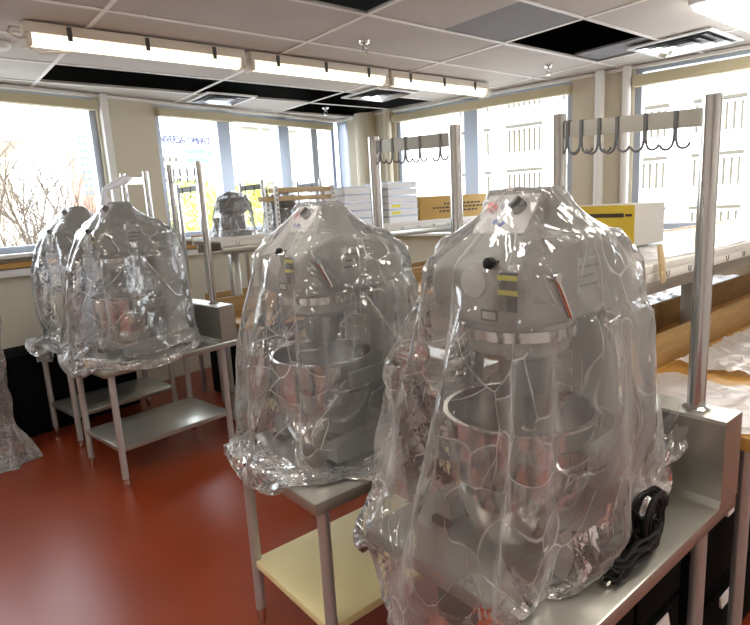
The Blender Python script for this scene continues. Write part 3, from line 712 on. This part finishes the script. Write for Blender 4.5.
# loose plastic sheets
def sheet(name, label, x0, x1, y0, y1, z, seed, amp=.014, nx=60, ny=34, m=None, drop=None, skew=0.0):
    rnd = np.random.default_rng(seed)
    xs = np.linspace(0, 1, nx); ys = np.linspace(0, 1, ny); Xg, Yg = np.meshgrid(xs, ys, indexing='ij')
    Z = np.zeros_like(Xg)
    for k in range(16):
        a = rnd.uniform(0, 2 * np.pi); f = rnd.uniform(5, 26); ph = rnd.uniform(0, 6.3)
        u = (Xg * np.cos(a) * (x1 - x0) + Yg * np.sin(a) * (y1 - y0)) * f + ph + 1.2 * np.sin(4 * Yg + k) + .8 * np.sin(5 * Xg + k * 2)
        Z += (1 - np.abs(np.sin(u))) ** 3 * rnd.uniform(.2, 1)
    Z = amp * Z / Z.max() * 1.6
    bm = NB(); vs = []
    for i in range(nx):
        row = []
        for j in range(ny):
            ex = .012 * math.sin(9 * ys[j] + seed) + .01 * math.sin(23 * ys[j] + seed); ey = .012 * math.sin(11 * xs[i] + seed) + .01 * math.sin(21 * xs[i])
            row.append(bm.verts.new((x0 + (x1 - x0) * xs[i] + ex * (1 - 2 * xs[i]) + skew * ys[j], y0 + (y1 - y0) * ys[j] + ey * (1 - 2 * ys[j]), z + .004 + Z[i, j])))
        vs.append(row)
    for i in range(nx - 1):
        for j in range(ny - 1): bm.faces.new((vs[i][j], vs[i + 1][j], vs[i + 1][j + 1], vs[i][j + 1]))
    return tag(obj(name, bm, m or SHEET, None, 60), label, 'plastic sheet')
sheet('plastic_sheet', 'crumpled white plastic sheet on the bench end right behind the nearest backsplash', 1.72, 2.12, .495, .93, .87, 3, .012)
sheet('plastic_sheet', 'long rumpled white plastic sheet further along the bench, right of the tall post', 2.24, 4.6, .495, .92, .87, 5, .03, 140, 34)
sheet('plastic_sheet', 'white plastic sheet spread on the bench beyond the trough, under the white shelf', 1.9, 4.7, 1.28, 1.74, .87, 8, .03, 140, 34)
sheet('plastic_sheet', 'smooth white plastic cover lying on top of the shelf', 1.9, 4.85, .95, 1.50, 1.29, 13, .006, 100, 24)

# cartons on the shelf
def carton(label, loc, size, rz, mats, marks):
    t = thing('cardboard_box', label, 'box', loc, rz)
    sx, sy, sz = size
    bm = NB(); box(bm, (0, 0, 0), (sx, sy, sz), .004)
    for f in bm.faces:
        if len(mats) > 1: f.material_index = 0 if abs(f.normal.x) > .9 else 1
    obj('carton', bm, mats, t)
    if len(mats) == 1 or True:
        bm = NB(); box(bm, (.01, sy / 2 - .022, sz + .0002), (sx - .01, sy / 2 + .022, sz + .0012)); obj('tape', bm, CARD if len(mats) == 1 else CARDW, t)
    if marks: marks(t, sx, sy, sz)
    return t
def marks_y(t, sx, sy, sz):
    for z0, z1, a, b in ((.84, .90, .05, .30), (.84, .88, -.42, -.30)): pass
    bm = NB()
    box(bm, (-.0012, .05, sz * .70), (-.0003, .30, sz * .80)); box(bm, (-.0012, .012, sz * .72), (-.0003, .043, sz * .78)); obj('print', bm, PRINT, t)
carton('yellow carton with a pale side on the white shelf beside the nearest mixer', (2.50, 1.225, 1.3055), (.29, .32, .185), 0, [CARDY, CARDW], marks_y)
def marks_b(t, sx, sy, sz):
    bm = NB()
    rnd = random.Random(4)
    for row, (a, b) in enumerate(((.30, .80), (.16, .84), (.24, .74))):
        x = a * sx
        while x < b * sx:
            wd = rnd.uniform(.02, .05); z = sz * (.60 - row * .16)
            box(bm, (x, -.0012, z), (x + wd, -.0003, z + .016)); x += wd + .014
    obj('print', bm, PRINT, t)
    bm = NB(); box(bm, (sx - .10, -.0014, sz * .58), (sx - .015, -.0003, sz * .93)); obj('shipping_label', bm, WHITEP, t)
carton('long brown cardboard box with printed lines and a white label on the window shelf', (3.56, 3.66, 1.386), (1.02, .30, .205), 0, [CARD], marks_b)
# white trays in two stacks
def make_tray(label, loc, w, d, h, group, yl):
    t = thing('tray', label, 'tray', loc, 0, group)
    bm = NB(); b = .006
    box(bm, (0, 0, 0), (w, d, b)); box(bm, (0, 0, b), (w, b, h * .8)); box(bm, (0, d - b, b), (w, d, h * .8)); box(bm, (0, b, b), (b, d - b, h * .8)); box(bm, (w - b, b, b), (w, d - b, h * .8))
    obj('tray_body', bm, WHITEP, t)
    bm = NB(); box(bm, (-.006, -.006, h * .8), (w + .006, 0, h * .93)); box(bm, (-.006, d, h * .8), (w + .006, d + .006, h * .93)); box(bm, (-.006, 0, h * .8), (0, d, h * .93)); box(bm, (w, 0, h * .8), (w + .006, d, h * .93)); obj('rim', bm, FRAME, t)
    if yl:
        bm = NB(); box(bm, (.03, -.0012, h * .2), (.13, -.0003, h * .62)); obj('yellow_label', bm, YELLOW, t)
OR = ['at the bottom', 'second from the bottom', 'third from the bottom', 'fourth from the bottom', 'fifth from the bottom', 'at the top']
for k in range(6): make_tray('white tray %s of the stack left of the brown cardboard box' % OR[k if k < 5 else 5], (3.20, 3.66, 1.386 + k * .057), .33, .30, .057, 'white trays beside the brown box', k in (1, 2))
for k in range(5): make_tray('white tray %s of the stack by the round column' % (OR[k] if k < 4 else OR[5]), (2.76, 3.68, 1.386 + k * .063), .26, .28, .063, 'white trays by the column', False)
bm = NB(); box(bm, (3.08, 3.72, 1.386), (3.15, 3.98, 1.70), .004); tag(obj('cutting_board', bm, WHITEP), 'white board standing upright between the two tray stacks', 'cutting board')
# small rack with perforated posts and two boards
t = thing('small_rack', 'small rack with white perforated posts and tan boards, standing on the window shelf', 'rack', (2.08, 3.66, 1.386))
for x in (.06, .56):
    for y in (.0, .14):
        bm = NB(); box(bm, (x - .012, y, 0), (x + .012, y + .024, .33))
        for k in range(9): box(bm, (x - .005, y - .0008, .02 + k * .034), (x + .005, y - .0002, .036 + k * .034), mi=1)
        obj('perforated_post', bm, [WHITEP, PAINTD], t)
for z in (.225, .285):
    bm = NB(); box(bm, (-.02 if z < .25 else .072, .0248, z), (.60 if z < .25 else .58, .1392, z + .035), .003); obj('board', bm, WOODP, t)
# small bagged mixers on the same shelf
def small_mixer(label, loc, sc_):
    t = thing('countertop_mixer', label, 'mixer', loc, 0, 'small mixers on the window shelf')
    bm = NB(); loft(bm, [[(p[1], p[2] , p[0]) for p in superring(z, -wx, wx, -wy, wy, 4, 24)] for z, wx, wy in ((0, .10, .09), (.03, .10, .09), (.04, .07, .06), (.15, .06, .055), (.16, .06, .055))]); obj('column', bm, PAINTD, t, 40)
    bm = NB(); loft(bm, [superring(x, -wy, wy, z0, z1, 4, 24) for x, wy, z0, z1 in ((-.11, .05, .17, .24), (-.09, .07, .155, .26), (.06, .075, .155, .27), (.10, .05, .17, .25))]); obj('head', bm, PAINTD, t, 40)
    bm = NB(); lathe(bm, [(.03, .045), (.06, .06), (.07, .13), (.073, .132)], (-.085, 0, 0), 20, capb=False); obj('bowl', bm, CHROME, t, 40)
    bm = NB(); rnd = random.Random(int(loc[0] * 100))
    rings = []
    for z, r_ in ((.0, .17), (.06, .155), (.14, .14), (.22, .125), (.275, .10), (.30, .05), (.31, .012)):
        rings.append([((r_ * (1 + .10 * math.sin(5 * a + z * 9) + rnd.uniform(-.05, .05))) * math.cos(a), (r_ * .85 * (1 + .10 * math.sin(5 * a + z * 9) + rnd.uniform(-.05, .05))) * math.sin(a), z) for a in [2 * pi * k / 26 for k in range(26)]])
    rv = loft(bm, rings)
    o = tag(obj('plastic_bag', bm, FILMB, None, 60, (loc[0], loc[1], loc[2] + .001)), 'clear bag over the small dark mixer ' + ('left of' if loc[0] < 2 else 'behind') + ' the small rack', 'plastic bag')
small_mixer('small dark mixer under plastic on the window shelf, left of the small rack', (1.86, 3.80, 1.386), 1)
small_mixer('small dark mixer under plastic behind the boards of the small rack', (2.36, 3.97, 1.386), 1)
# thin rack frames on the far bench
def frame_rack(label, loc, w, h):
    t = thing('pot_rack', label, 'rack', loc, 0, 'thin pot racks on the far bench')
    for y in (0, w):
        bm = NB(); tube(bm, [(0, y, 0), (0, y, h)], .018, 12); obj('post', bm, STEELP, t)
    bm = NB(); box(bm, (-.004, .0185, h - .075), (.004, w - .0185, h - .03)); obj('hook_bar', bm, PAINTD, t)
    for k in range(2):
        bm = NB(); y = w * (.35 + .4 * k); tube(bm, [(-.006, y, h - .03), (-.006, y, h - .10), (-.006, y + .02, h - .12), (-.006, y + .035, h - .10)], .004, 6); obj('hook', bm, PAINTD, t)
frame_rack('thin pot rack on the far bench just behind the rack of the left steel table', (1.86, 4.06 + .30, .801), .42, 1.0)
frame_rack('thin pot rack on the far bench in the middle of the left windows', (2.42, 4.36, .801), .40, 1.0)
frame_rack('thin pot rack on the far bench nearest the room corner', (3.02, 4.38, .801), .38, 1.0)
# dark cabinets under the nearest bench and stand
def cabinet(label, loc, size, pulls):
    t = thing('drawer_cabinet', label, 'cabinet', loc); sx, sy, sz = size
    bm = NB(); box(bm, (0, .0, 0), (sx, sy, sz), .006); obj('cabinet_body', bm, BLACKG, t)
    for x0, x1, z0, z1 in pulls:
        bm = NB(); box(bm, (x0, -.016, z0), (x1, -.0005, z1), .003); dr = obj('drawer_front', bm, BLACKG, t)
        xm = (x0 + x1) / 2
        bm = NB(); loft(bm, [[(xm - .045, -.017, z1 - .05), (xm + .045, -.017, z1 - .05), (xm + .045, -.017, z1 - .015), (xm - .045, -.017, z1 - .015)], [(xm - .045, -.026, z1 - .05), (xm + .045, -.026, z1 - .05), (xm + .045, -.020, z1 - .015), (xm - .045, -.020, z1 - .015)]]); obj('label_holder', bm, WHITEP, dr)
    return t
cabinet('black drawer unit under the wooden bench at the right edge of the picture', (1.67, .60, 0), (1.2, .30, .78), [(.02, .38, .62, .77), (.02, .38, .34, .60), (.40, .78, .62, .77), (.40, .78, .34, .60), (.80, 1.18, .62, .77), (.02, .38, .04, .28), (.40, .78, .04, .28)])
cabinet('black drawer unit on the undershelf of the nearest steel table', (.98, .60, .261), (.56, .40, .40), [(.02, .27, .2, .39), (.29, .54, .2, .39), (.02, .27, .02, .18), (.29, .54, .02, .18)])
cabinet('long black drawer unit under the bench by the left windows', (1.95, 4.41, 0), (2.25, .31, .74), [(.02 + k * .56, .54 + k * .56, .42, .72) for k in range(4)] + [(.02 + k * .56, .54 + k * .56, .06, .40) for k in range(4)])
t = cabinet('long black low cabinet against the wall under the left window', tuple(UV(.45, V1 - .40, 0)), (1.85, .38, .62), [(.02 + k * .46, .44 + k * .46, .06, .60) for k in range(4)]); t.rotation_euler = (0, 0, TH)
# bins under the far row
bm = NB(); lathe(bm, [(.13, 0), (.15, .02), (.16, .30), (.165, .31), (.165, .325), (.15, .33)], seg=28); tag(obj('ingredient_bin', bm, WHITEP, None, 40, (1.98, 3.70, .251)), 'white round bin on the undershelf of the bench beside the left steel table', 'bin')
bm = NB(); box(bm, (1.78, 3.53, .252), (1.79, 3.9, .60)); bm.free()
# wooden scraper on the shelf edge
t = thing('wooden_scraper', 'wooden handled scraper leaning over the edge of the white shelf beside the nearest bag', 'scraper', (2.05, .912, 1.30), R(10))
bm = NB(); tube(bm, [(0, -.012, -.05), (.01, -.005, .0), (.04, .01, .055)], [.010, .012, .010], 10); obj('handle', bm, WOODP, t)
bm = NB(); box(bm, (-.03, -.016, -.075), (.03, -.012, -.03), .001); obj('blade', bm, WOODP, t)
# heap of poly bags at the left edge
bm = NB(); rnd = np.random.default_rng(3)
na, nz = 60, 40; ph = rnd.uniform(0, 6.3, 12)
rings = []
for k in range(nz):
    f = k / (nz - 1); z = 1.38 * f ** 1.0
    ring = []
    for q in range(na):
        a = 2 * pi * q / na
        r_ = .15 + .10 * max(0, .22 - f) / .22 - .09 * max(0, f - .7) / .3
        fold = sum((1 - abs(math.sin(n * a / 2 + ph[n] + f * (3 - n % 4) * 1.3))) ** 2 * w_ for n, w_ in ((4, .07), (7, .06), (10, .04)))
        r_ = r_ * (.75 + fold * 3) + .012 * math.sin(29 * f + 3 * a)
        ring.append((r_ * math.cos(a), .8 * r_ * math.sin(a), z + .02 * math.sin(5 * a + 7 * f)* f + .0015))
    rings.append(ring)
loft(bm, rings)
tag(obj('plastic_bag_heap', bm, film('grey poly heap', haze=.22, edge=.55, tint=(.75, .73, .72)), None, 60, (.27, 4.34, .0)), 'tall crumpled heap of clear plastic at the left edge of the floor', 'plastic heap')

# ------------------------------------------------------------------ outside
EXTW = mat('outside white wall', (.82, .82, .82), .8)
EXTB = mat('outside blue glass', (.10, .16, .22), .3)
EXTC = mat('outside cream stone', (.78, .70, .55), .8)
EXTD = mat('outside cornice stone', (.34, .29, .22), .8)  # cornice stone, a darker tone than the wall below it
EXTG = mat('outside window reveal', (.075, .065, .045), .7)
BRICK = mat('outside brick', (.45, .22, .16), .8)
LEAF = mat('outside leaves', (.50, .55, .10), .7)
BARK = mat('outside bark', (.14, .11, .08), .8)
LETTER = mat('dark blue letters', (.03, .03, .10), .5)
street = mat('street', (.5, .5, .5), .9)
GZ = -4.0
bm = NB(); ubox(bm, -60, 120, -60, 120, GZ - .2, GZ); struct('ground', bm, street)
def building(label, loc):
    return thing('building', label, 'building', loc, TH)
# white facade beyond the right windows: bays with fins
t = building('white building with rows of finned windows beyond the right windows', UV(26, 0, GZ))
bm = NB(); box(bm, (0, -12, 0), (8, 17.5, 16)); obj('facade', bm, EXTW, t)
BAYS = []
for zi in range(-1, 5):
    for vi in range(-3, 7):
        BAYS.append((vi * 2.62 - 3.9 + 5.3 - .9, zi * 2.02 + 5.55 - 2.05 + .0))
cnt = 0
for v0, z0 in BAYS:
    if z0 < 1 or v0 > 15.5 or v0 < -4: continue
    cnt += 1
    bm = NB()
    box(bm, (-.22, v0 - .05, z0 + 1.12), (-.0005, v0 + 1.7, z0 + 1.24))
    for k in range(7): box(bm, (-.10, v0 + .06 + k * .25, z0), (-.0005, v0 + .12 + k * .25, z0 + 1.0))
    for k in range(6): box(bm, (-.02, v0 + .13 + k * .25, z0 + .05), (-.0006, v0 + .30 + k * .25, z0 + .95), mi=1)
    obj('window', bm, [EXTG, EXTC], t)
# pale block at the room corner
t = building('pale block with columned windows beyond the room corner', UV(21.4, 27, GZ))
bm = NB(); box(bm, (0, 0, 0), (6, 1.2, 14)); obj('facade', bm, EXTW, t)
EXTL = mat('outside pale reveal', (.24, .22, .17), .7)
for k in range(3):
    for zz in (4.9, 8.0):
        bm = NB(); box(bm, (.35 + k * 1.5, -.08, zz), (1.55 + k * 1.5, -.0005, zz + 2.2)); box(bm, (.3 + k * 1.5, -.2, zz + 2.2), (1.6 + k * 1.5, -.0005, zz + 2.35)); obj('window', bm, EXTL, t)
# distant building with a sign
t = building('white building with a long sign and two dark window bands beyond the left windows', UV(24.2, 41, GZ))
bm = NB(); box(bm, (0, 0, 0), (14, 6, 15)); obj('facade', bm, EXTW, t)
for x0, x1, z0 in ((3.0, 4.9, 10.22), (5.1, 9.6, 10.22), (3.1, 5.2, 9.5), (5.6, 9.4, 9.5)):
    bm = NB(); box(bm, (x0, -.06, z0), (x1, -.0005, z0 + .36)); obj('window_band', bm, EXTB, t)
for q in range(3):
    for p_ in range(4):
        bm = NB(); box(bm, (.9 + q * .55, -.05, 7.2 + p_ * .8), (1.15 + q * .55, -.0005, 7.5 + p_ * .8)); obj('window', bm, EXTG, t)
fc = bpy.data.curves.new('sign', 'FONT'); fc.body = 'UNIVERSACOMERCE'; fc.size = 1.0; fc.extrude = .04
fo = bpy.data.objects.new('sign_tmp', fc); col.objects.link(fo)
dg = bpy.context.evaluated_depsgraph_get(); me = bpy.data.meshes.new_from_object(fo.evaluated_get(dg))
bpy.data.objects.remove(fo)
xs = [v.co.x for v in me.vertices]; sxx = 5.0 / (max(xs) - min(xs))
for v in me.vertices: v.co = Vector(((v.co.x - min(xs)) * sxx, -v.co.z - .045, v.co.y * .82))
me.materials.append(LETTER); so_ = bpy.data.objects.new('sign_lettering', me); col.objects.link(so_); so_.parent = t; so_.location = (.5, 0, 10.98)
# cream building with cornice, brick tower
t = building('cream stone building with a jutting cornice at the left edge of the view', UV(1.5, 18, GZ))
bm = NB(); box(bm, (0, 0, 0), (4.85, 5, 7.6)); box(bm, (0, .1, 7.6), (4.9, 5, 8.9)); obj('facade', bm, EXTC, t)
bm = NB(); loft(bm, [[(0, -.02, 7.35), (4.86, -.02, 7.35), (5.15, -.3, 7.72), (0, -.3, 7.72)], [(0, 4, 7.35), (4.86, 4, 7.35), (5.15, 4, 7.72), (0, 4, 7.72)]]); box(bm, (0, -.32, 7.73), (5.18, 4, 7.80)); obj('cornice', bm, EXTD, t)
t = building('brown brick tower far away beside the left window frame', UV(32.2, 70, GZ))
bm = NB(); box(bm, (0, 0, 0), (1.3, 3, 16)); obj('tower_wall', bm, BRICK, t)
for k in range(9):
    bm = NB(); box(bm, (.15, -.06, 8.4 + k * .8), (.55, -.0005, 8.85 + k * .8)); box(bm, (.75, -.06, 8.4 + k * .8), (1.15, -.0005, 8.85 + k * .8)); obj('window', bm, EXTB, t)
# trees
def branch(bm, p, d, L_, r_, lvl, rnd):
    n = 4; pts = [p.copy()]; q = p.copy(); dd = d.copy()
    for k in range(n):
        dd = (dd + Vector((rnd.uniform(-.18, .18), rnd.uniform(-.18, .18), rnd.uniform(-.05, .16)))).normalized(); q = q + dd * L_ / n; pts.append(q.copy())
    tube(bm, pts, [r_ * (1 - .55 * k / n) for k in range(n + 1)], 5 if lvl < 2 else 3)
    if lvl < 4:
        for k in range(6 if lvl else 9):
            f = rnd.uniform(.3, 1); base = pts[0].lerp(pts[-1], f) if False else pts[min(n, max(1, int(f * n)))]
            nd = (dd + Vector((rnd.uniform(-1, 1), rnd.uniform(-1, 1), rnd.uniform(-.25, .7)))).normalized()
            branch(bm, base, nd, L_ * rnd.uniform(.5, .72), r_ * .45, lvl + 1, rnd)
def bare_tree(label, loc, h, seed):
    bm = NB(); branch(bm, Vector((0, 0, 0)), Vector((0, 0, 1)), h, .13, 0, random.Random(seed)); tag(obj('bare_tree', bm, BARK, None, 60, loc), label, 'tree', 'bare trees outside the left window')
bare_tree('bare branched tree at the left edge of the left window', UV(2.9, 10.5, GZ), 4.4, 5)
bare_tree('bare branched tree between two others below the open sky of the left window', UV(4.1, 11.5, GZ), 4.2, 12)
bare_tree('bare branched tree right of the other bare tree, below the brick tower', UV(5.3, 12.5, GZ), 4.0, 9)
def leafy_tree(label, loc, h, r_, seed):
    rnd = random.Random(seed); t = thing('leafy_tree', label, 'tree', loc, 0, 'leafy trees beyond the left windows')
    bm = NB(); tube(bm, [(0, 0, 0), (.1, 0, h * .5), (0, .1, h * .75)], [.2, .15, .08], 8); obj('trunk', bm, BARK, t)
    bm = NB()
    for k in range(1500):
        v = Vector((rnd.gauss(0, 1), rnd.gauss(0, 1), rnd.gauss(0, 1))).normalized() * r_ * rnd.uniform(.45, 1) ** .6
        c = Vector((0, 0, h)) + Vector((v.x * 1.15, v.y, v.z * .85)); a = Vector((rnd.uniform(-1, 1), rnd.uniform(-1, 1), rnd.uniform(-1, 1))).normalized(); b_ = a.orthogonal().normalized(); s_ = rnd.uniform(.09, .19)
        bm.faces.new([bm.verts.new(c + a * s_), bm.verts.new(c + b_ * s_ * .6), bm.verts.new(c - a * s_), bm.verts.new(c - b_ * s_ * .6)])
    obj('crown', bm, LEAF, t, 0)
leafy_tree('yellow green leafy tree beyond the left windows, left one', UV(15.0, 22, GZ), 5.6, 1.7, 2)
leafy_tree('yellow green leafy tree beyond the left windows, right one', UV(19.0, 24, GZ), 5.7, 1.8, 6)

# ------------------------------------------------------------------ view and world
w = bpy.data.worlds.new('World'); sc.world = w; w.use_nodes = True
bg = w.node_tree.nodes['Background']; bg.inputs[0].default_value = (.86, .93, 1.0, 1); bg.inputs[1].default_value = 3.8
sun = bpy.data.lights.new('Sun', 'SUN'); sun.energy = 3; sun.angle = R(.5); sun.color = (1, .96, .9)
so = bpy.data.objects.new('Sun', sun); col.objects.link(so)
so.rotation_euler = Vector((-.55, -.5, .75)).to_track_quat('Z', 'Y').to_euler()
def portal(c, n, sx, sy):
    l = bpy.data.lights.new('Portal', 'AREA'); l.shape = 'RECTANGLE'; l.size = sx; l.size_y = sy; l.cycles.is_portal = True
    o = bpy.data.objects.new('Portal', l); col.objects.link(o); o.location = c
    o.rotation_euler = Vector(-n).to_track_quat('Z', 'Y').to_euler() if False else (Vector(n) * -1).to_track_quat('Z', 'Y').to_euler()
zc = lambda s: (s + ZT) / 2
nl, nr = UV(0, -1), UV(-1, 0)
portal(UV(1.4, V1 + .2, zc(SL)), nl, 2.1, ZT - SL); portal(UV(4.2, V1 + .2, zc(SL)), nl, 2.4, ZT - SL)
portal(UV(U1 + .2, 3.0, zc(SR)), nr, 2.0, ZT - SR); portal(UV(U1 + .2, .5, zc(SR)), nr, 1.97, ZT - SR)
sc.view_settings.view_transform = 'Standard'; sc.view_settings.look = 'None'; sc.view_settings.gamma = 1; sc.view_settings.use_curve_mapping = False
sc.view_settings.exposure = 1.0
sc.cycles.transparent_max_bounces = 40; sc.cycles.max_bounces = 10; sc.cycles.use_denoising = True
sc.cycles.sample_clamp_indirect = 6
